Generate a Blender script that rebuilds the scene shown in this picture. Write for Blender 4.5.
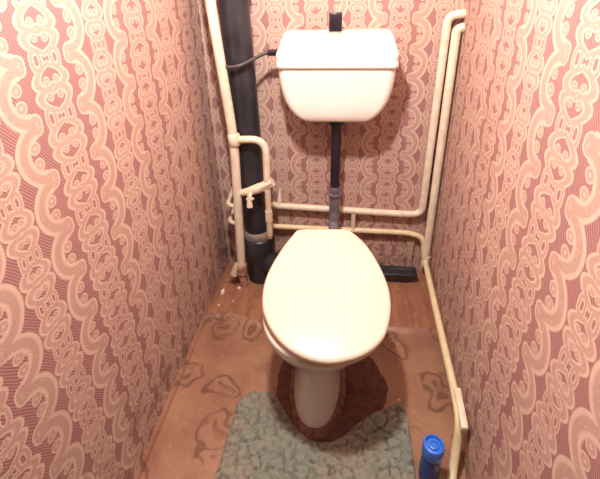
import bpy, bmesh, math, random
from mathutils import Vector, Matrix
import numpy as np

for o in list(bpy.data.objects):
    bpy.data.objects.remove(o, do_unlink=True)
scene = bpy.context.scene
COL = scene.collection
random.seed(4)

# ------------------------------------------------------------------ camera
F, PITCH, YAW, ROLL = 405.3, .4458, .1166, -.0228
CAM = Vector((.041, -1.615, 1.262))
cr, sr = math.cos(YAW), math.sin(YAW)
_r = Vector((cr, sr, 0)); _fh = Vector((-sr, cr, 0)); _u = Vector((0, 0, 1))
_fw = math.cos(PITCH) * _fh - math.sin(PITCH) * _u
_up = math.sin(PITCH) * _fh + math.cos(PITCH) * _u
RX = math.cos(ROLL) * _r + math.sin(ROLL) * _up
UP = math.cos(ROLL) * _up - math.sin(ROLL) * _r
cd = bpy.data.cameras.new('camera'); cam = bpy.data.objects.new('camera', cd); COL.objects.link(cam)
m = Matrix((RX, UP, -_fw)).transposed().to_4x4(); m.translation = CAM
cam.matrix_world = m
cd.sensor_fit = 'HORIZONTAL'; cd.sensor_width = 36; cd.lens = F / 600 * 36
cd.shift_y = (178 - 239.5) / 600
cd.clip_start = .02
scene.camera = cam

def at(px, py, axis, val):
    d = (px - 300) * RX - (py - 178) * UP + F * _fw
    t = (val - CAM[axis]) / d[axis]
    return CAM + d * t

# ------------------------------------------------------------------ world and exposure
w = bpy.data.worlds.new('world'); scene.world = w; w.use_nodes = True
w.node_tree.nodes['Background'].inputs[0].default_value = (1, .93, .85, 1)
w.node_tree.nodes['Background'].inputs[1].default_value = .05
vs = scene.view_settings
vs.view_transform = 'Standard'; vs.look = 'None'; vs.gamma = 1.0; vs.use_curve_mapping = False
vs.exposure = 0.0
LAMP_POS = Vector((-.12, -.95, 1.92)); LAMP_W = 92.0; LAMP_COL = (1.0, .935, .87)

# ------------------------------------------------------------------ helpers
def tag(o, label=None, cat=None, group=None, kind=None):
    if label: o['label'] = label
    if cat: o['category'] = cat
    if group: o['group'] = group
    if kind: o['kind'] = kind
    return o

def empty(name, loc, label=None, cat=None):
    o = bpy.data.objects.new(name, None); COL.objects.link(o); o.location = loc
    o.empty_display_size = .05
    return tag(o, label, cat)

def link(name, bm, mat, parent=None, smooth=True, auto=None):
    me = bpy.data.meshes.new(name)
    bmesh.ops.recalc_face_normals(bm, faces=bm.faces)
    bm.to_mesh(me); bm.free()
    if smooth:
        for p in me.polygons: p.use_smooth = True
        if auto is not None: me.set_sharp_from_angle(angle=math.radians(auto))
    me.materials.append(mat)
    o = bpy.data.objects.new(name, me); COL.objects.link(o)
    if parent is not None:
        o.parent = parent
        if parent.type == 'EMPTY':
            o.matrix_parent_inverse = Matrix.Translation(-Vector(parent.location))
    return o

def box(bm, x0, x1, y0, y1, z0, z1, bevel=0, seg=2):
    r = bmesh.ops.create_cube(bm, size=1)
    for v in r['verts']:
        v.co = Vector(((x0 + x1) / 2 + v.co.x * (x1 - x0), (y0 + y1) / 2 + v.co.y * (y1 - y0), (z0 + z1) / 2 + v.co.z * (z1 - z0)))
    if bevel:
        es = list({e for v in r['verts'] for e in v.link_edges})
        bmesh.ops.bevel(bm, geom=es, offset=bevel, segments=seg, affect='EDGES', profile=.5)
    return bm

def fillet(path, rad, n=6):
    P = [Vector(p) for p in path]; out = [P[0]]
    for i in range(1, len(P) - 1):
        a, b, c = P[i - 1], P[i], P[i + 1]
        la, lc = (a - b).length, (c - b).length
        d = min(rad, la * .48, lc * .48)
        s = b + (a - b).normalized() * d; e = b + (c - b).normalized() * d
        for k in range(n + 1):
            t = k / n
            out.append(s * (1 - t) ** 2 + b * 2 * t * (1 - t) + e * t * t)
    out.append(P[-1]); return out

def tube(bm, path, r, seg=16, rad=.0, cap=True):
    P = fillet(path, rad) if rad else [Vector(p) for p in path]
    rs = r if callable(r) else (lambda t: r)
    L = [0]
    for a, b in zip(P, P[1:]): L.append(L[-1] + (b - a).length)
    tang = []
    for i in range(len(P)):
        a = P[max(0, i - 1)]; b = P[min(len(P) - 1, i + 1)]
        tang.append((b - a).normalized())
    n = tang[0].orthogonal().normalized(); rings = []
    for i, p in enumerate(P):
        n = (n - tang[i] * n.dot(tang[i])).normalized()
        bb = tang[i].cross(n); rr = rs(L[i] / L[-1])
        rings.append([bm.verts.new(p + (n * math.cos(2 * math.pi * k / seg) + bb * math.sin(2 * math.pi * k / seg)) * rr) for k in range(seg)])
    for a, b in zip(rings, rings[1:]):
        for k in range(seg):
            bm.faces.new((a[k], a[(k + 1) % seg], b[(k + 1) % seg], b[k]))
    if cap:
        bm.faces.new(rings[0][::-1]); bm.faces.new(rings[-1])
    return bm

def sections(bm, secs, cap0=True, cap1=True):
    rings = [[bm.verts.new(p) for p in s] for s in secs]
    n = len(rings[0])
    for a, b in zip(rings, rings[1:]):
        for k in range(n):
            bm.faces.new((a[k], a[(k + 1) % n], b[(k + 1) % n], b[k]))
    if cap0: bm.faces.new(rings[0][::-1])
    if cap1: bm.faces.new(rings[-1])
    return rings

def lathe(bm, c, prof, axis=(0, 0, 1), seg=24):
    ax = Vector(axis).normalized(); n = ax.orthogonal().normalized(); b = ax.cross(n)
    secs = [[Vector(c) + ax * h + (n * math.cos(2 * math.pi * k / seg) + b * math.sin(2 * math.pi * k / seg)) * r for k in range(seg)] for r, h in prof]
    sections(bm, secs)

# ------------------------------------------------------------------ node helper
class NT:
    def __init__(s, tree): s.t = tree; s.l = tree.links
    def n(s, ty, **k):
        x = s.t.nodes.new(ty)
        for a, v in k.items(): setattr(x, a, v)
        return x
    def put(s, sock, v):
        if isinstance(v, (int, float)): sock.default_value = v
        elif isinstance(v, tuple): sock.default_value = v
        else: s.l.new(v, sock)
    def m(s, op, a, b=0.0, c=None, clamp=False):
        x = s.n('ShaderNodeMath', operation=op, use_clamp=clamp)
        s.put(x.inputs[0], a); s.put(x.inputs[1], b)
        if c is not None: s.put(x.inputs[2], c)
        return x.outputs[0]
    def add(s, a, b): return s.m('ADD', a, b)
    def sub(s, a, b): return s.m('SUBTRACT', a, b)
    def mul(s, a, b): return s.m('MULTIPLY', a, b)
    def mn(s, a, b): return s.m('MINIMUM', a, b)
    def ab(s, a): return s.m('ABSOLUTE', a)
    def sq(s, a): return s.mul(a, a)
    def hyp(s, a, b): return s.m('SQRT', s.add(s.sq(a), s.sq(b)))
    def ring(s, x, y, cx, cy, r): return s.ab(s.sub(s.hyp(s.sub(x, cx), s.sub(y, cy)), r))
    def mapr(s, v, a, b, c=0.0, d=1.0, interp='SMOOTHSTEP'):
        x = s.n('ShaderNodeMapRange', interpolation_type=interp)
        for i, q in enumerate((v, a, b, c, d)): s.put(x.inputs[i], q)
        return x.outputs[0]
    def mix(s, f, a, b, blend='MIX'):
        x = s.n('ShaderNodeMix', data_type='RGBA', blend_type=blend)
        s.put(x.inputs[0], f)
        for i, q in ((6, a), (7, b)):
            s.put(x.inputs[i], (q + (1,)) if isinstance(q, tuple) and len(q) == 3 else q)
        return x.outputs[2]
    def noise(s, vec, scale, detail=3, rough=.5, out=0, dist=0):
        x = s.n('ShaderNodeTexNoise'); s.put(x.inputs['Vector'], vec)
        x.inputs['Scale'].default_value = scale; x.inputs['Detail'].default_value = detail
        x.inputs['Roughness'].default_value = rough; x.inputs['Distortion'].default_value = dist
        return x.outputs[out]
    def pos(s): return s.n('ShaderNodeNewGeometry').outputs['Position']
    def sep(s, v):
        x = s.n('ShaderNodeSeparateXYZ'); s.put(x.inputs[0], v); return x.outputs

def material(name):
    mt = bpy.data.materials.new(name); mt.use_nodes = True
    b = mt.node_tree.nodes['Principled BSDF']
    return mt, NT(mt.node_tree), b

def simple(name, col, rough=.5, var=.12, scale=30, col2=None, metal=0, bump=0, bscale=120, spec=.5):
    mt, N, b = material(name)
    p = N.n('ShaderNodeTexCoord').outputs['Object']
    f = N.mapr(N.noise(p, scale, 4, .6), .35, .7)
    c2 = col2 if col2 else tuple(c * (1 - var) for c in col)
    N.put(b.inputs['Base Color'], N.mix(f, col, c2))
    b.inputs['Roughness'].default_value = rough; b.inputs['Metallic'].default_value = metal
    b.inputs['Specular IOR Level'].default_value = spec
    if bump:
        bn = N.n('ShaderNodeBump'); bn.inputs['Strength'].default_value = bump; bn.inputs['Distance'].default_value = .002
        N.put(bn.inputs['Height'], N.noise(p, bscale, 4, .6)); N.l.new(bn.outputs[0], b.inputs['Normal'])
    return mt

# ------------------------------------------------------------------ wallpaper
BG = (.265, .118, .116); BG_LINE = (.42, .220, .205); BAND = (.465, .295, .242); CREAM = (.64, .455, .370)
V = .108
def wallpaper(name, axis, u0, z0, hp, hs=.8):
    mt, N, b = material(name)
    P = N.pos()
    wob = N.sep(N.noise(P, 9, 2, .5, out=1))
    xyz = N.sep(P)
    u = N.add(xyz[axis], N.mul(N.sub(wob[0], .5), .016))
    v = N.add(xyz[2], N.mul(N.sub(wob[1], .5), .016))
    R = 1.6
    X = N.mul(N.m('PINGPONG', N.m('DIVIDE', N.add(u, 40 * hp - u0), hp), 1.0), R)
    y = N.m('PINGPONG', N.m('DIVIDE', N.add(v, 40 * V - z0), V), .5)     # 0 at the joint of a pair of hearts
    def heart(X, y, rx, ry, cy, k=.55):
        hx = N.m('DIVIDE', X, rx)
        hy = N.sub(N.m('DIVIDE', N.sub(cy, y), ry), N.mul(N.m('SQRT', N.m('MAXIMUM', hx, 0.0)), k))
        return N.mul(N.ab(N.sub(N.hyp(hx, hy), 1.0)), (rx + ry) / 2)
    def oval_ring(X, y, cx, cy, rx, ry):
        return N.mul(N.ab(N.sub(N.hyp(N.m('DIVIDE', N.sub(X, cx), rx), N.m('DIVIDE', N.sub(y, cy), ry)), 1.0)), (rx + ry) / 2)
    # chain A: pairs of hearts, lobes towards their joint, with leaf shaped links
    D = N.mul(heart(X, y, .36, .185, .245), .92)
    D = N.mn(D, N.mul(N.ring(X, y, .125, .125, .040), 2.0))
    D = N.mn(D, N.mul(oval_ring(X, y, .23, .47, .10, .14), 1.25))
    # scalloped scroll band: half ellipse from cusp to cusp
    ell = N.mul(N.ab(N.sub(N.hyp(N.m('DIVIDE', N.sub(X, .66), .42), N.m('DIVIDE', y, .44)), 1.0)), .34)
    tip = N.hyp(N.sub(X, .66), N.sub(y, .44))
    right = N.m('GREATER_THAN', X, .66)
    wav = N.add(N.mul(ell, right), N.mul(tip, N.sub(1.0, right)))
    D = N.mn(D, N.mul(wav, .68))
    D = N.mn(D, N.mul(N.ring(X, y, .80, .145, .060), 1.5))
    D = N.mn(D, N.mul(N.ring(X, y, .63, .46, .085), 1.15))
    # chain B: narrower hearts
    XB = N.sub(R, X)
    D = N.mn(D, N.mul(heart(XB, y, .25, .160, .235, .45), .98))
    D = N.mn(D, N.mul(oval_ring(XB, y, .15, .47, .07, .12), 1.5))
    D = N.mn(D, N.mul(N.ring(XB, y, .07, .16, .030), 2.2))
    motif = N.mapr(D, .094, .074)
    edge = N.mul(N.mapr(D, .030, .056), motif)
    # fine diagonal hatch of the ground
    h = N.m('FRACT', N.mul(N.add(u, N.mul(v, hs)), 1 / .0068))
    hatch = N.mapr(N.ab(N.sub(h, .5)), .16, .30)
    big = N.noise(P, 5, 4, .6)
    ground = N.mix(hatch, BG, BG_LINE)
    dots = N.mapr(N.noise(P, 260, 1, .5), .52, .64)
    band = N.mix(N.mul(dots, .35), BAND, CREAM)
    c = N.mix(motif, ground, band)
    c = N.mix(N.mul(edge, .95), c, CREAM)
    c = N.mix(N.mul(N.mapr(big, .50, .78), .22), c, (.42, .22, .17))
    # damp brown stains
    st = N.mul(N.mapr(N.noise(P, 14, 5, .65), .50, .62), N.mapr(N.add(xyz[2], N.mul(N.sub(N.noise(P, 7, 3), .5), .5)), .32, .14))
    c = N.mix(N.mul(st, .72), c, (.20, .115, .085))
    N.put(b.inputs['Base Color'], c)
    b.inputs['Roughness'].default_value = .62; b.inputs['Specular IOR Level'].default_value = .3
    bn = N.n('ShaderNodeBump'); bn.inputs['Strength'].default_value = .35; bn.inputs['Distance'].default_value = .0012
    N.put(bn.inputs['Height'], N.add(N.mul(motif, .6), N.add(N.mul(hatch, .1), N.mul(N.noise(P, 22, 4, .6), 1.6))))
    N.l.new(bn.outputs[0], b.inputs['Normal'])
    return mt

M = {}
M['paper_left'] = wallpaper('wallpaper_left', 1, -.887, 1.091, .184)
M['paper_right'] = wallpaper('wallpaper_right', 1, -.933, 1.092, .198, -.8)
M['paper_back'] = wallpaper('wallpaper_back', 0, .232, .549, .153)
M['plaster'] = simple('ceiling_whitewash', (.55, .52, .48), .9, .06, 8)
M['door_paint'] = simple('door_paint', (.22, .18, .14), .5, .08, 6)
M['porcelain'] = simple('white_porcelain', (.82, .78, .73), .12, .05, 12)
M['tank'] = simple('tank_plastic', (.86, .80, .74), .25, .04, 10)
M['lid'] = simple('cream_seat_plastic', (.80, .65, .53), .28, .05, 9)
M['seat'] = simple('yellowed_seat_plastic', (.74, .52, .30), .35, .12, 14)
M['white_pipe'] = simple('white_pipe_paint', (.80, .70, .56), .42, .0, 25, col2=(.70, .58, .43), bump=.3, bscale=60)
M['old_pipe'] = simple('yellowed_pipe_paint', (.74, .62, .45), .45, .0, 22, col2=(.60, .45, .32), bump=.4, bscale=70)
M['yellow_pipe'] = simple('cream_yellow_pipe_paint', (.80, .66, .42), .4, .12, 22, bump=.2, bscale=60)
M['iron'] = simple('black_cast_iron', (.020, .020, .027), .33, 0, 12, col2=(.038, .034, .040), bump=.4, bscale=50)
M['iron_hub'] = simple('worn_iron_collar', (.10, .085, .08), .6, 0, 18, col2=(.26, .20, .16), bump=.6, bscale=60)
M['black'] = simple('black_plastic', (.022, .016, .024), .28, .3, 20)
M['grey_rubber'] = simple('grey_rubber', (.20, .175, .20), .34, 0, 30, col2=(.12, .10, .12))
M['tray'] = simple('dark_tray_plastic', (.030, .024, .032), .45, .2, 30)
M['hose'] = simple('dark_hose_rubber', (.075, .055, .06), .5, .3, 60)
M['rust'] = simple('rusty_fitting', (.36, .16, .10), .75, 0, 60, col2=(.55, .36, .25), bump=.8, bscale=150)
M['foot_shade'] = simple('painted_foot_shade', (.085, .036, .030), .9, 0, 35, col2=(.15, .06, .045), bump=1, bscale=70)  # dark brown that paints shade onto the floor around the foot
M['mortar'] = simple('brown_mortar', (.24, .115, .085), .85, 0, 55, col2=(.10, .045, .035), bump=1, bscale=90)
M['blue_cap'] = simple('bright_blue_plastic', (.03, .185, .74), .28, .1, 20)
M['blue_body'] = simple('dark_blue_plastic', (.012, .06, .30), .3, .2, 20)
M['flap'] = simple('paper_backing', (.46, .30, .22), .9, .3, 60)
M['chip'] = simple('plaster_chip', (.78, .68, .55), .9, .2, 80)
M['pink_collar'] = simple('pinkish_plastic', (.42, .26, .23), .4, .2, 40)
M['socket'] = simple('black_bakelite', (.02, .02, .02), .35, .2, 40)

def m_floor():
    mt, N, b = material('brown_floor_paint')
    P = N.pos(); s = N.sep(P)
    cv = N.n('ShaderNodeCombineXYZ'); N.put(cv.inputs[0], N.mul(s[0], 8.0)); N.put(cv.inputs[1], s[1]); N.put(cv.inputs[2], 0.0)
    g = N.noise(cv.outputs[0], 5, 4, .6)
    c = N.mix(N.mapr(g, .35, .68), (.37, .165, .095), (.25, .105, .065))
    c = N.mix(N.mul(N.mapr(N.noise(P, 16, 5, .6), .5, .68), .5), c, (.17, .075, .05))
    N.put(b.inputs['Base Color'], c); b.inputs['Roughness'].default_value = .45
    bn = N.n('ShaderNodeBump'); bn.inputs['Strength'].default_value = .3; bn.inputs['Distance'].default_value = .002
    N.put(bn.inputs['Height'], N.noise(P, 30, 4)); N.l.new(bn.outputs[0], b.inputs['Normal'])
    return mt
def m_lino():
    mt, N, b = material('swirl_linoleum')
    P = N.pos()
    dn = N.n('ShaderNodeVectorMath', operation='MULTIPLY_ADD')
    N.put(dn.inputs[0], N.noise(P, 9, 2, .5, out=1)); dn.inputs[1].default_value = (.16, .16, 0); N.put(dn.inputs[2], P)
    vo = N.n('ShaderNodeTexVoronoi', voronoi_dimensions='2D'); N.put(vo.inputs['Vector'], dn.outputs[0]); vo.inputs['Scale'].default_value = 6.2
    d = vo.outputs['Distance']
    line = N.mapr(N.m('SINE', N.mul(d, 27.0)), -.2, .9)
    inside = N.mapr(d, .50, .30)
    patch = N.mapr(N.noise(P, 4.5, 2, .5), .34, .50)
    blotch = N.noise(P, 6, 4, .6)
    c = N.mix(N.mapr(blotch, .35, .7), (.36, .190, .115), (.265, .120, .080))
    c = N.mix(N.mul(N.mul(N.mul(line, inside), patch), .65), c, (.12, .050, .035))
    c = N.mix(N.mul(N.mapr(N.noise(P, 34, 4, .6), .56, .7), .3), c, (.50, .31, .20))
    N.put(b.inputs['Base Color'], c); b.inputs['Roughness'].default_value = .36
    bn = N.n('ShaderNodeBump'); bn.inputs['Strength'].default_value = .25; bn.inputs['Distance'].default_value = .002
    N.put(bn.inputs['Height'], N.add(line, N.noise(P, 18, 3))); N.l.new(bn.outputs[0], b.inputs['Normal'])
    return mt
def m_mat():
    mt, N, b = material('grey_green_terry')
    P = N.pos()
    a = N.mapr(N.noise(P, 6, 3, .6), .38, .62)
    c = N.mix(a, (.295, .262, .205), (.250, .272, .222))
    c = N.mix(N.mul(N.mapr(N.noise(P, 70, 4, .6), .4, .68), .5), c, (.15, .14, .11))
    c = N.mix(N.mul(N.mapr(N.noise(P, 17, 3, .6), .5, .7), .55), c, (.32, .285, .22))
    N.put(b.inputs['Base Color'], c); b.inputs['Roughness'].default_value = .95; b.inputs['Specular IOR Level'].default_value = .1
    bn = N.n('ShaderNodeBump'); bn.inputs['Strength'].default_value = .8; bn.inputs['Distance'].default_value = .003
    N.put(bn.inputs['Height'], N.noise(P, 260, 3, .7)); N.l.new(bn.outputs[0], b.inputs['Normal'])
    return mt
M['floor'] = m_floor(); M['lino'] = m_lino(); M['mat'] = m_mat()

# ------------------------------------------------------------------ room shell
XL, XR0, XS, YF, H = -.52, .455, .05, -1.46, 2.5
def xr(y): return XR0 + XS * y
def slab(name, pts, d, mat):
    bm = bmesh.new(); d = Vector(d)
    sections(bm, [[Vector(p) for p in pts], [Vector(p) + d for p in pts]])
    return tag(link(name, bm, mat, smooth=False), kind='structure')
tag(slab('floor', [(XL, 0, 0), (xr(0), 0, 0), (xr(YF), YF, 0), (XL, YF, 0)], (0, 0, -.05), M['floor']), 'brown painted floor at the foot of the back wall', 'floor')
tag(slab('ceiling', [(XL, 0, H), (xr(0), 0, H), (xr(YF), YF, H), (XL, YF, H)], (0, 0, .05), M['plaster']), 'whitewashed ceiling over the small room', 'ceiling')
tag(slab('wall_left', [(XL, 0, 0), (XL, YF, 0), (XL, YF, H), (XL, 0, H)], (-.05, 0, 0), M['paper_left']), 'left wall with pink and cream scroll wallpaper', 'wall')
tag(slab('wall_right', [(xr(0), 0, 0), (xr(YF), YF, 0), (xr(YF), YF, H), (xr(0), 0, H)], (.05, 0, 0), M['paper_right']), 'right wall with pink and cream scroll wallpaper', 'wall')
wb = tag(slab('wall_back', [(XL - .05, 0, 0), (xr(0) + .05, 0, 0), (xr(0) + .05, 0, H), (XL - .05, 0, H)], (0, .05, 0), M['paper_back']), 'back wall with scroll wallpaper behind the cistern', 'wall')
wf = tag(slab('wall_front', [(XL - .05, YF, 2.02), (xr(YF) + .05, YF, 2.02), (xr(YF) + .05, YF, H), (XL - .05, YF, H)], (0, -.06, 0), M['door_paint']), 'wall above the open doorway', 'wall')
# curled floor covering edge along the left wall
bm = bmesh.new()
prof = [(0, 0), (.012, 0), (.010, .006), (.005, .013), (.0, .017)]
sections(bm, [[Vector((XL + a, y, .0045 + b_)) for a, b_ in prof] for y in (-.40, -.7, -1.0, -1.2, YF + .01)])
tag(link('trim_1', bm, M['lino'], auto=40), 'thin curled edge of floor covering along the left wall', 'trim', kind='structure')
# peeled flap of paper on the back wall by the corner bend
bm = bmesh.new()
a = at(405, 236, 1, -.002); b_ = at(415, 240, 1, -.012); c_ = at(411, 262, 1, -.022)
vs_ = [bm.verts.new(q) for q in (a, b_, c_)]; e_ = [bm.verts.new(q + Vector((0, .0012, 0))) for q in (a, b_, c_)]
bm.faces.new(vs_); bm.faces.new(e_[::-1])
for i in range(3): bm.faces.new((vs_[i], vs_[(i + 1) % 3], e_[(i + 1) % 3], e_[i]))
tag(link('paper_flap', bm, M['flap'], wb, smooth=False), 'peeled pale corner of wallpaper')

# linoleum sheet
bm = bmesh.new()
NX, NY = 40, 60
y_back = lambda x: -.372 + .012 * math.sin(9 * x) - .01 * math.cos(23 * x)
def lino_pt(i, j):
    s = i / NX; t = j / NY
    x0 = XL + .001
    yb = y_back(XL + s * .95); y = yb + (YF + .002 - yb) * t ** 1.6
    x = x0 + (xr(y) - .001 - x0) * s
    z = .0045 + .010 * math.exp(-((y - yb) / .018) ** 2) + .0015 * math.sin(13 * x + 3) * math.sin(9 * y)
    return Vector((x, y, max(z, .003)))
G = [[bm.verts.new(lino_pt(i, j)) for i in range(NX + 1)] for j in range(NY + 1)]
for j in range(NY):
    for i in range(NX): bm.faces.new((G[j][i], G[j][i + 1], G[j + 1][i + 1], G[j + 1][i]))
ret = bmesh.ops.extrude_edge_only(bm, edges=[e for e in bm.edges if e.is_boundary])
for v in ret['geom']:
    if isinstance(v, bmesh.types.BMVert): v.co.z = .0003
lino = tag(link('linoleum_sheet', bm, M['lino'], auto=50), 'orange brown linoleum sheet with swirl print and raised back edge', 'linoleum')

# ------------------------------------------------------------------ lamp out of view, on the ceiling
lamp = empty('pendant_lamp', (LAMP_POS.x, LAMP_POS.y, H), 'bare bulb hanging on a cord under the ceiling', 'lamp')
bm = bmesh.new(); lathe(bm, (LAMP_POS.x, LAMP_POS.y, H - .025), [(.012, -.02), (.045, 0), (.045, .025)]); link('ceiling_rose', bm, M['socket'], lamp, auto=40)
bm = bmesh.new(); tube(bm, [(LAMP_POS.x, LAMP_POS.y, H - .03), (LAMP_POS.x, LAMP_POS.y, LAMP_POS.z + .10)], .004, 8); link('cord', bm, M['socket'], lamp)
bm = bmesh.new(); lathe(bm, (LAMP_POS.x, LAMP_POS.y, LAMP_POS.z + .05), [(.020, 0), (.020, .035), (.010, .055)]); link('socket', bm, M['socket'], lamp, auto=40)
mt, N, b = material('glowing_bulb'); b.inputs['Emission Color'].default_value = LAMP_COL + (1,); b.inputs['Emission Strength'].default_value = 60
bm = bmesh.new(); lathe(bm, LAMP_POS, [(.004, -.033), (.018, -.028), (.029, -.012), (.031, .004), (.026, .024), (.016, .042), (.013, .05)])
link('bulb', bm, mt, lamp)
ld = bpy.data.lights.new('bulb_light', 'POINT'); ld.energy = LAMP_W; ld.color = LAMP_COL; ld.shadow_soft_size = .04
lo = bpy.data.objects.new('bulb_light', ld); COL.objects.link(lo); lo.parent = lamp; lo.location = (0, 0, LAMP_POS.z - H - .08)

# ------------------------------------------------------------------ toilet
toilet = empty('toilet', (-.02, -.63, .0045), 'white porcelain toilet with cream seat lid closed', 'toilet')
CX = -.012
def oval(cx, yf, yb, hw, z, n=48, e=2.0):
    cy = (yf + yb) / 2; hl = (yb - yf) / 2; out = []
    for k in range(n):
        a = 2 * math.pi * k / n
        c, s = math.cos(a), math.sin(a)
        out.append(Vector((cx + hw * math.copysign(abs(c) ** (2 / e), c), cy + hl * math.copysign(abs(s) ** (2 / e), s), z)))
    return out
bm = bmesh.new()
Z0 = .0062
secs = [(-.028, -.816, -.44, .070, Z0), (-.028, -.822, -.43, .080, Z0 + .012), (-.027, -.818, -.44, .078, .035), (-.026, -.806, -.46, .071, .07),
        (-.024, -.800, -.48, .067, .13), (-.022, -.798, -.49, .066, .19), (-.020, -.802, -.49, .072, .235), (-.018, -.818, -.49, .092, .27),
        (-.017, -.842, -.485, .122, .30), (-.016, -.866, -.48, .150, .33), (-.016, -.880, -.475, .164, .36), (-.016, -.886, -.47, .170, .385), (-.016, -.884, -.47, .168, .395), (-.016, -.876, -.475, .160, .399),
        (-.016, -.835, -.52, .120, .397), (-.016, -.82, -.53, .108, .37), (-.016, -.78, -.55, .085, .30), (-.018, -.72, -.58, .05, .25)]
sections(bm, [oval(*s, e=2.25) for s in secs])
link('bowl', bm, M['porcelain'], toilet)
# shelf behind the bowl carrying the hinges, with inlet spout
bm = bmesh.new(); box(bm, -.115, .085, -.50, -.40, .33, .405, .02, 3); link('rear_shelf', bm, M['porcelain'], toilet, auto=60)
bm = bmesh.new(); tube(bm, [(.0, -.42, .30), (.005, -.36, .30)], .034, 20); link('inlet_spout', bm, M['porcelain'], toilet, auto=60)
# seat and lid: outline measured on the lid's tilted plane
LP = [(300, 229), (322, 228.5), (345, 229), (352, 231.5), (365, 243), (378, 262), (387, 282), (391, 300), (390, 318), (385, 335), (375, 347), (360, 356), (340, 361.5), (322, 362), (303, 357), (285, 346), (272, 331), (264, 314), (262, 298), (265, 280), (272, 264), (282, 248), (293, 234)]
TILT, ZL, YL = math.tan(.2), .415, -.903
def onlid(px, py):
    d = (px - 300) * RX - (py - 178) * UP + F * _fw
    t = (ZL + TILT * (CAM.y - YL) - CAM.z) / (d.z - TILT * d.y)
    return CAM + d * t
base = [onlid(*p) for p in LP]
def catmull(P, n=4):
    out = []; L = len(P)
    for i in range(L):
        a, b, c, d = P[i - 1], P[i], P[(i + 1) % L], P[(i + 2) % L]
        for k in range(n):
            t = k / n
            out.append(.5 * ((2 * b) + (c - a) * t + (2 * a - 5 * b + 4 * c - d) * t * t + (3 * b - a - 3 * c + d) * t ** 3))
    return out
base = catmull(base)
cen = sum(base, Vector()) / len(base)
nrm = Vector((0, -math.sin(.2), math.cos(.2)))
def ringlid(s, h): return [cen + (p - cen) * s + nrm * h for p in base]
bm = bmesh.new()
sections(bm, [ringlid(.965, -.021), ringlid(.99, -.019), ringlid(1.0, -.010), ringlid(.998, -.004), ringlid(.985, .0005), ringlid(.95, .003), ringlid(.6, .006), ringlid(.2, .007)])
link('lid', bm, M['lid'], toilet)
# seat ring lies between bowl and lid
bm = bmesh.new()
def seatring(s, h, t):
    out = []
    for p in base:
        q = cen + (p - cen) * s + nrm * h
        q = q + Vector((-.005, .002, 0)) ; out.append(q)
    return out
sr_ = [seatring(.955, -.045, 0), seatring(.985, -.040, 0), seatring(.992, -.032, 0), seatring(.975, -.0225, 0), seatring(.62, -.0225, 0), seatring(.58, -.030, 0), seatring(.60, -.044, 0)]
rings = sections(bm, sr_, False, False)
n_ = len(rings[0])
for k in range(n_): bm.faces.new((rings[-1][k], rings[-1][(k + 1) % n_], rings[0][(k + 1) % n_], rings[0][k]))
tag(link('seat', bm, M['seat'], toilet), 'yellowed seat ring under the lid')
for sx in (-.075, .028):
    bm = bmesh.new(); tube(bm, [(sx - .018, -.446, .474), (sx + .018, -.446, .474)], .013, 14); tube(bm, [(sx, -.446, .474), (sx, -.448, .40)], .009, 10)
    link('hinge', bm, M['lid'], toilet, auto=50)
for sx, sy in ((-.09, -.80), (.06, -.80)):
    bm = bmesh.new(); tube(bm, [(sx * 1.0 - .012, sy + .06, .4), (sx - .012, sy + .062, .425)], .011, 12); link('seat_bumper', bm, M['seat'], toilet, auto=50)
# mortar collar
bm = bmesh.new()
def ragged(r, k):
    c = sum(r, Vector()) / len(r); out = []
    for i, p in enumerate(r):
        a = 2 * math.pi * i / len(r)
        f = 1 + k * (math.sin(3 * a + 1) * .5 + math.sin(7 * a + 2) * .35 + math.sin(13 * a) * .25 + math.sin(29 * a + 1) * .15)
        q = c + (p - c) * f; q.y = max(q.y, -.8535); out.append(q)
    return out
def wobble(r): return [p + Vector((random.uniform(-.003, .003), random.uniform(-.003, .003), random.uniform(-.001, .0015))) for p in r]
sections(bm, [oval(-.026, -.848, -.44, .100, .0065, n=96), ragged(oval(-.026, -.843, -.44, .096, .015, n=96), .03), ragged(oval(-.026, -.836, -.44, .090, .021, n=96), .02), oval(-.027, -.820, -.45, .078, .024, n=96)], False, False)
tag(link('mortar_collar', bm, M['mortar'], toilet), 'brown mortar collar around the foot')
bm = bmesh.new()  # ragged dark patch, stands in for the bowl's shadow around the foot
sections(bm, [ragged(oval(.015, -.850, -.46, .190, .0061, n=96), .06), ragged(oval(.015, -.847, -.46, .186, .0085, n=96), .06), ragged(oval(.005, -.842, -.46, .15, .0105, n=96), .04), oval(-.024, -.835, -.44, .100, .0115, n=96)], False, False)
tag(link('foot_shadow_patch', bm, M['foot_shade'], toilet), 'dark patch around the collar standing in for the shadow of the bowl')
# outlet horn
bm = bmesh.new(); tube(bm, [(-.045, -.47, .145), (-.072, -.375, .136)], .042, 20); link('outlet_horn', bm, M['porcelain'], toilet, auto=60)

# ------------------------------------------------------------------ cistern
cis = empty('cistern', (.008, -.0, .797), 'white cistern with flat lid mounted on the back wall', 'cistern')
def rrect(cx, hw, y0, y1, z, rad, n=6):
    out = []
    for (sx, sy, a0) in ((1, 1, 0), (-1, 1, 90), (-1, -1, 180), (1, -1, 270)):
        cxx = cx + sx * (hw - rad); cyy = (y1 - rad) if sy > 0 else (y0 + rad)
        for k in range(n + 1):
            a = math.radians(a0 + 90 * k / n); out.append(Vector((cxx + rad * math.cos(a), cyy + rad * math.sin(a), z)))
    return out
bm = bmesh.new()
prof = [(.795, .108, -.150), (.797, .122, -.159), (.805, .138, -.164), (.822, .157, -.168), (.845, .174, -.171), (.872, .188, -.172), (.905, .198, -.173), (.94, .204, -.174), (.97, .207, -.175), (1.0, .2085, -.175)]
sections(bm, [rrect(.008, hw, y0, -.002, z, .028) for z, hw, y0 in prof])
link('tank', bm, M['tank'], cis, auto=70)
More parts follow.
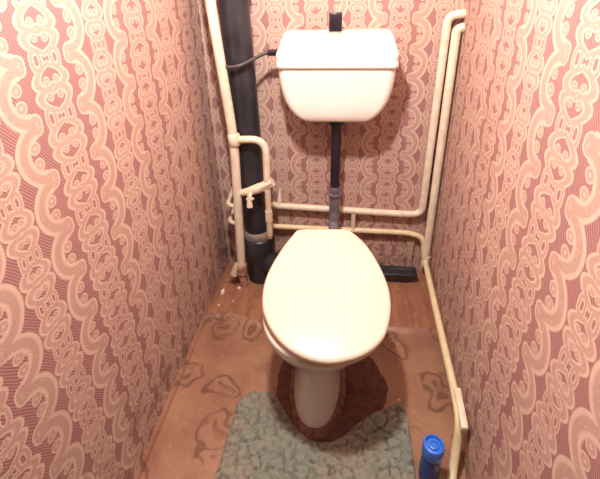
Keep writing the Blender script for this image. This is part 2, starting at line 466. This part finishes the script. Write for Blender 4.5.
bm = bmesh.new()
prof = [(.993, .2085, -.175), (.994, .2125, -.181), (1.002, .2145, -.183), (1.016, .2135, -.182), (1.020, .2115, -.180), (1.026, .2125, -.181), (1.037, .2135, -.182), (1.046, .2115, -.180), (1.052, .208, -.174),
        (1.078, .200, -.148), (1.098, .1935, -.122), (1.107, .188, -.108), (1.110, .178, -.098)]
sections(bm, [rrect(.008, hw, y0, -.003, z, .022) for z, hw, y0 in prof])
tl = link('tank_lid', bm, M['tank'], cis, auto=70)
bm = bmesh.new(); box(bm, -.0215, .0235, -.112, -.074, 1.108, 1.172, .004)
kb = tag(link('flush_knob', bm, M['black'], cis, auto=50), 'black square flush knob')
bm = bmesh.new(); box(bm, -.0225, .0245, -.114, -.072, 1.096, 1.110, .003); link('knob_collar', bm, M['pink_collar'], kb, auto=50)
bm = bmesh.new(); box(bm, -.018, .020, -.109, -.077, 1.1715, 1.1745, .001); link('knob_cap', bm, M['pink_collar'], kb, auto=50)

# ------------------------------------------------------------------ flush pipe
fp = empty('flush_pipe', (.01, -.09, .30), 'black flush pipe with grey sleeve running from cistern down to toilet', 'pipe')
bm = bmesh.new(); tube(bm, [(.011, -.09, .798), (.009, -.09, .47)], .0205, 20); link('pipe', bm, M['black'], fp, auto=50)
bm = bmesh.new(); lathe(bm, (.011, -.09, .765), [(.027, 0), (.030, .004), (.030, .026), (.026, .031)]); link('tank_nut', bm, M['black'], fp, auto=40)
bm = bmesh.new(); tube(bm, [(.009, -.09, .495), (.008, -.09, .30), (.006, -.34, .30)], lambda t: .0245 - .002 * math.sin(t * 3), 20, .05); link('rubber_sleeve', bm, M['grey_rubber'], fp, auto=60)
bm = bmesh.new(); lathe(bm, (.009, -.09, .448), [(.0255, 0), (.0285, .004), (.0285, .014), (.0255, .018)]); link('clamp', bm, M['grey_rubber'], fp, auto=40)

# ------------------------------------------------------------------ waste stack
ws = empty('waste_stack', (-.335, -.09, 0), 'black cast iron waste stack in the left back corner', 'pipe')
ST, SB = Vector((-.386, -.09, 2.49)), Vector((-.337, -.09, .19))
bm = bmesh.new(); tube(bm, [SB, SB.lerp(ST, .5), ST], .054, 32); link('stack_pipe', bm, M['iron'], ws, auto=60)
bm = bmesh.new(); lathe(bm, (-.339, -.09, .235), [(.055, 0), (.066, .003), (.068, .022), (.060, .034), (.0545, .036)], seg=32); tag(link('joint_band', bm, M['iron_hub'], ws, auto=50), 'worn grey brown joint band')
bm = bmesh.new(); lathe(bm, (-.333, -.09, .002), [(.062, 0), (.063, .06), (.065, .10), (.073, .125), (.074, .20), (.071, .228), (.063, .236)], seg=36); link('hub', bm, M['iron'], ws, auto=50)
bm = bmesh.new(); tube(bm, [(-.31, -.10, .11), (-.22, -.17, .115), (-.11, -.31, .13), (-.070, -.382, .136)], .052, 24, .12); link('branch', bm, M['iron'], ws, auto=60)
bm = bmesh.new(); lathe(bm, (-.362, -.09, 1.255), [(.0545, 0), (.064, .002), (.064, .016), (.0545, .018)], seg=32); link('clamp_ring', bm, M['iron'], ws, auto=50)

# ------------------------------------------------------------------ left water riser with branch and valve
wr = empty('water_riser', (-.40, -.16, 0), 'white water riser pipe in front of the black stack with branch and valve', 'pipe')
Yr = -.165
bm = bmesh.new(); tube(bm, [(-.455, Yr, 2.49), (-.421, Yr, 1.22), (-.384, Yr, .72), (-.397, Yr, .35), (-.406, Yr, .10)], .0185, 18, .12); link('riser', bm, M['white_pipe'], wr, auto=60)
bm = bmesh.new(); tube(bm, [(-.383, Yr, .722), (-.258, Yr - .005, .728), (-.263, Yr - .005, .50)], .0145, 16, .062); link('branch', bm, M['white_pipe'], wr, auto=60)
bm = bmesh.new(); lathe(bm, (-.3835, Yr, .697), [(.019, 0), (.0235, .004), (.0235, .046), (.019, .050)], seg=20); link('tee', bm, M['white_pipe'], wr, auto=50)
vb = None
bm = bmesh.new(); tube(bm, [(-.385, Yr, .487), (-.345, Yr - .006, .497), (-.30, Yr - .006, .515), (-.250, Yr - .006, .545)], lambda t: .012 + .010 * max(0, math.sin(t * math.pi)) ** 2, 16)
tube(bm, [(-.285, Yr - .006, .522), (-.240, Yr - .006, .548)], .021, 6); tube(bm, [(-.345, Yr - .006, .496), (-.325, Yr - .006, .505)], .018, 6)
vb = link('valve_body', bm, M['white_pipe'], wr, auto=45)
bm = bmesh.new(); tube(bm, [(-.331, Yr - .02, .50), (-.331, Yr - .035, .485)], .008, 10); tube(bm, [(-.333, Yr - .034, .495), (-.334, Yr - .037, .445)], lambda t: .008 + .005 * t, 10); tube(bm, [(-.345, Yr - .036, .48), (-.315, Yr - .036, .482)], .006, 8)
link('valve_handle', bm, M['white_pipe'], vb, auto=45)
bm = bmesh.new(); tube(bm, [(-.262, Yr - .005, .53), (-.264, Yr - .005, .29)], .0125, 14); link('drop_pipe', bm, M['old_pipe'], wr, auto=60)
bm = bmesh.new(); tube(bm, [(-.2635, Yr - .005, .412), (-.264, Yr - .005, .362)], .0165, 6); link('nut', bm, M['old_pipe'], wr, auto=40)
bm = bmesh.new(); tube(bm, [(-.264, Yr - .005, .305), (-.2645, Yr - .005, .276)], .010, 12); tag(link('rusty_tip', bm, M['rust'], wr, auto=40), 'rusty pipe tip')
for z in (.425, .34):
    bm = bmesh.new(); tube(bm, [(-.398, Yr, z - .004), (-.442, Yr + .01, z), (-.452, -.002, z + .01)], .0095, 12, .03); link('side_stub', bm, M['old_pipe'], wr, auto=60)
bm = bmesh.new(); tube(bm, [(-.405, Yr, .135), (-.425, Yr - .004, .115), (-.442, Yr - .008, .070)], lambda t: .014 + .004 * t, 12, .02); link('capped_stub', bm, M['old_pipe'], wr, auto=50)
bm = bmesh.new(); lathe(bm, (-.406, Yr, .070), [(.020, 0), (.025, .006), (.024, .030), (.026, .034), (.024, .055), (.019, .06)], seg=12); tag(link('coupling', bm, M['rust'], wr, auto=40), 'rusty coupling')
bm = bmesh.new(); tube(bm, [(-.406, Yr, .085), (-.402, Yr, .001)], .0175, 14); link('foot', bm, M['rust'], wr, auto=50)

# ------------------------------------------------------------------ cistern hose
ch = empty('cistern_hose', (-.23, -.10, 1.03), 'thin dark hose from the white riser to the cistern side', 'hose')
bm = bmesh.new(); tube(bm, [(-.388, -.166, 1.000), (-.370, -.168, .998), (-.335, -.168, 1.003), (-.29, -.13, 1.022), (-.255, -.105, 1.038), (-.225, -.10, 1.038)], .0065, 12, .03); link('hose', bm, M['hose'], ch)
bm = bmesh.new(); tube(bm, [(-.244, -.10, 1.038), (-.207, -.10, 1.038)], .0125, 6); link('nut', bm, M['black'], ch, auto=30)

# ------------------------------------------------------------------ right hand pipes
up_ = empty('corner_pipe', (.39, -.03, .335), 'white pipe bending from the right corner across the back wall, upper one', 'pipe')
yA = -.026
bm = bmesh.new(); tube(bm, [(xr(0) - .002, yA, 1.158), (.396, yA, 1.150), (.391, yA, .336), (.30, yA + .002, .334), (-.27, yA + .002, .354), (-.31, -.018, .356)], .0152, 16, .045); link('pipe', bm, M['white_pipe'], up_, auto=60)
bm = bmesh.new(); tube(bm, [(.093, -.028, .33), (.094, -.026, .238)], .0105, 10); link('spacer', bm, M['white_pipe'], up_, auto=50)
bm = bmesh.new(); tube(bm, [(-.243, -.024, .36), (-.238, -.012, .44)], lambda t: .011 * (1 - t) + .0025, 8); link('bracket_pin', bm, M['white_pipe'], up_, auto=50)
lp = empty('heating_pipe', (.42, -.05, .1), 'cream pipe along the foot of the right wall with riser and lower back run', 'pipe')
yB = -.034
bm = bmesh.new(); tube(bm, [(xr(0) - .001, yB, 1.112), (.430, yB, 1.106), (.431, yB - .004, .085)], .0165, 16, .02); link('riser', bm, M['white_pipe'], lp, auto=60)
bm = bmesh.new(); tube(bm, [(-.31, -.016, .245), (-.267, -.026, .243), (.340, -.026, .238), (.408, -.032, .222), (.426, -.048, .105), (.427, -.075, .100), (.406, -.473, .130), (.393, -.74, .148), (.387, -.842, .150), (.380, -.872, .075), (.362, -.925, .022), (.330, -1.06, .021), (.300, -1.40, .021)],
      lambda t: .0125, 16, .04); link('run', bm, M['yellow_pipe'], lp, auto=60)
bm = bmesh.new(); tube(bm, [(.431, yB - .004, .125), (.431, yB - .005, .075)], .0205, 16); link('tee', bm, M['white_pipe'], lp, auto=50)
# flat bracket on the wall by the bend
bm = bmesh.new()
box(bm, -.010, .010, -.060, .060, -.013, .013, .004)
br = link('bracket', bm, M['white_pipe'], None, auto=50)
br.location = (xr(-.80) - .021, -.812, .156); br.rotation_euler = (math.radians(4), 0, -math.atan(XS)); br.parent = lp
br.matrix_parent_inverse = Matrix.Translation(-Vector(lp.location))

# ------------------------------------------------------------------ black tray in the back right
bm = bmesh.new()
def rect(x0, x1, y0, y1, z): return [Vector((x0, y0, z)), Vector((x1, y0, z)), Vector((x1, y1, z)), Vector((x0, y1, z))]
sections(bm, [rect(.235, .352, -.085, -.040, .001), rect(.195, .385, -.094, -.034, .044), rect(.19, .392, -.097, -.031, .050), rect(.19, .392, -.097, -.031, .055), rect(.20, .382, -.088, -.040, .055), rect(.205, .378, -.085, -.043, .046)])
bmesh.ops.bevel(bm, geom=list(bm.edges), offset=.002, segments=1, affect='EDGES')
tray = link('plastic_tray', bm, M['tray'], smooth=True, auto=30)
tag(tray, 'dark grey tray with sloping ends on the floor behind the toilet', 'tray')

# ------------------------------------------------------------------ mat
def inpoly(x, y, poly):
    c = False; j = len(poly) - 1
    for i in range(len(poly)):
        xi, yi = poly[i]; xj, yj = poly[j]
        if (yi > y) != (yj > y) and x < (xj - xi) * (y - yi) / (yj - yi) + xi: c = not c
        j = i
    return c
cut = [(-.178, -.60), (-.172, -.70), (-.148, -.735), (-.112, -.785), (-.075, -.825), (-.040, -.850), (-.008, -.858), (.035, -.850), (.072, -.825), (.112, -.785), (.160, -.745), (.215, -.718), (.24, -.70), (.25, -.60)]
rng = np.random.default_rng(7)
ST_ = .0042
xs_ = np.arange(-.304, .272, ST_); ys_ = np.arange(-1.32, -.690, ST_)
seeds = np.array([(x + rng.uniform(-.009, .009), y + rng.uniform(-.009, .009)) for x in np.arange(-.33, .31, .034) for y in np.arange(-1.35, -.65, .030)])
sw = rng.uniform(.4, 2.4, len(seeds)); sh = rng.uniform(0, 1, len(seeds))
def inside_mat(x, y):
    yb = -.705 - .012 * (x + .2)          # back edge
    if x > .1: yb = -.700
    xl = -.284 - .05 * (-.70 - y) * -.0 - .012 * min(1, max(0, (-.72 - y) / .3)); xrr = .269
    if x < xl or x > xrr or y > yb or y < -1.30: return False
    R_ = .06
    for cxx, sgn in ((xl + R_, -1), (xrr - R_, 1)):
        if (x - cxx) * sgn > 0 and y > yb - R_ and math.hypot(x - cxx, y - (yb - R_)) > R_: return False
    return not inpoly(x, y, cut)
bm = bmesh.new(); grid = {}
def mat_z(x, y):
    d = np.abs(seeds[:, 0] - x) / sw + np.abs(seeds[:, 1] - y) * sw
    i = np.argpartition(d, 1)[:2]; a, b2 = sorted(d[i]); k = int(np.argmin(d))
    g = min(1, (b2 - a) / .0055)
    return .0085 + .0150 * g * (.6 + .4 * sh[k]) + rng.uniform(-.0008, .0008)
def mv(i, j):
    if (i, j) not in grid:
        x, y = xs_[i], ys_[j]; grid[(i, j)] = bm.verts.new((x, y, mat_z(x, y)))
    return grid[(i, j)]
for i in range(len(xs_) - 1):
    for j in range(len(ys_) - 1):
        if inside_mat(xs_[i] + ST_ / 2, ys_[j] + ST_ / 2):
            bm.faces.new((mv(i, j), mv(i + 1, j), mv(i + 1, j + 1), mv(i, j + 1)))
bd = [e for e in bm.edges if e.is_boundary]
bv = {v for e in bd for v in e.verts}
for _ in range(3):
    new = {}
    for v in bv:
        nb = [e.other_vert(v).co for e in v.link_edges if e.is_boundary]
        if len(nb) == 2: new[v] = v.co * .4 + (nb[0] + nb[1]) * .3
    for v, c in new.items(): v.co = c
for v in bv: v.co.z = .0125
ret = bmesh.ops.extrude_edge_only(bm, edges=bd)
for v in ret['geom']:
    if isinstance(v, bmesh.types.BMVert): v.co.z = .0058
tag(link('bath_mat', bm, M['mat'], auto=70), 'grey green tufted mat with cut-out around the toilet foot', 'mat')

# ------------------------------------------------------------------ blue bottle
BX, BY = .301, -.918
bt = empty('bottle', (BX, BY, .0045), 'dark blue plastic bottle with bright blue cap between mat and pipe', 'bottle')
bm = bmesh.new(); lathe(bm, (BX, BY, .0048), [(.022, 0), (.0255, .003), (.0265, .02), (.0262, .085), (.025, .10), (.021, .113), (.018, .118)], seg=28); link('body', bm, M['blue_body'], bt, auto=50)
bm = bmesh.new(); lathe(bm, (BX, BY, .115), [(.0275, 0), (.0285, .003), (.0280, .035), (.0262, .040), (.0225, .041), (.0200, .036), (.0195, .034)], seg=32)
cp = link('cap', bm, M['blue_cap'], bt, auto=50)
bm = bmesh.new(); lathe(bm, (BX, BY, .148), [(.0135, 0), (.0135, .0045), (.011, .006), (.0085, .006), (.007, .003)], seg=24); link('cap_button', bm, M['blue_cap'], cp, auto=50)

# ------------------------------------------------------------------ loose plaster chips
def chip(px, py, s, zz, label, long=1.0, ang=0):
    p = at(px, py, 2, zz); bm = bmesh.new()
    n = 7; pts = []
    for k in range(n):
        a = 2 * math.pi * k / n + random.uniform(-.25, .25); r = s * random.uniform(.6, 1.1)
        x, y = r * math.cos(a), r * long * math.sin(a)
        pts.append((x * math.cos(ang) - y * math.sin(ang), x * math.sin(ang) + y * math.cos(ang)))
    sections(bm, [[Vector((p.x + x, p.y + y, zz)) for x, y in pts], [Vector((p.x + x * .9, p.y + y * .9, zz + s * .35)) for x, y in pts], [Vector((p.x + x * .4, p.y + y * .4, zz + s * .55)) for x, y in pts]])
    tag(link('plaster_chip', bm, M['chip'], smooth=False), label, 'plaster chip', 'chips of plaster on the floor')
chip(223, 292, .012, .0006, 'long pale plaster chip on the floor against the left wall', 2.2, .1)
chip(239, 288, .008, .0006, 'small plaster chip on the floor just in front of the rusty pipe foot', 1.6, .4)
chip(219, 305, .007, .0006, 'tiny plaster chip by the left wall near the raised linoleum edge', 1.0)
chip(233, 301, .0055, .0006, 'tiniest plaster crumb on the bare floor between wall and toilet', 1.0)
chip(399, 401, .011, .0055, 'cream plaster chip on the linoleum at the back right of the mat', .6, .3)
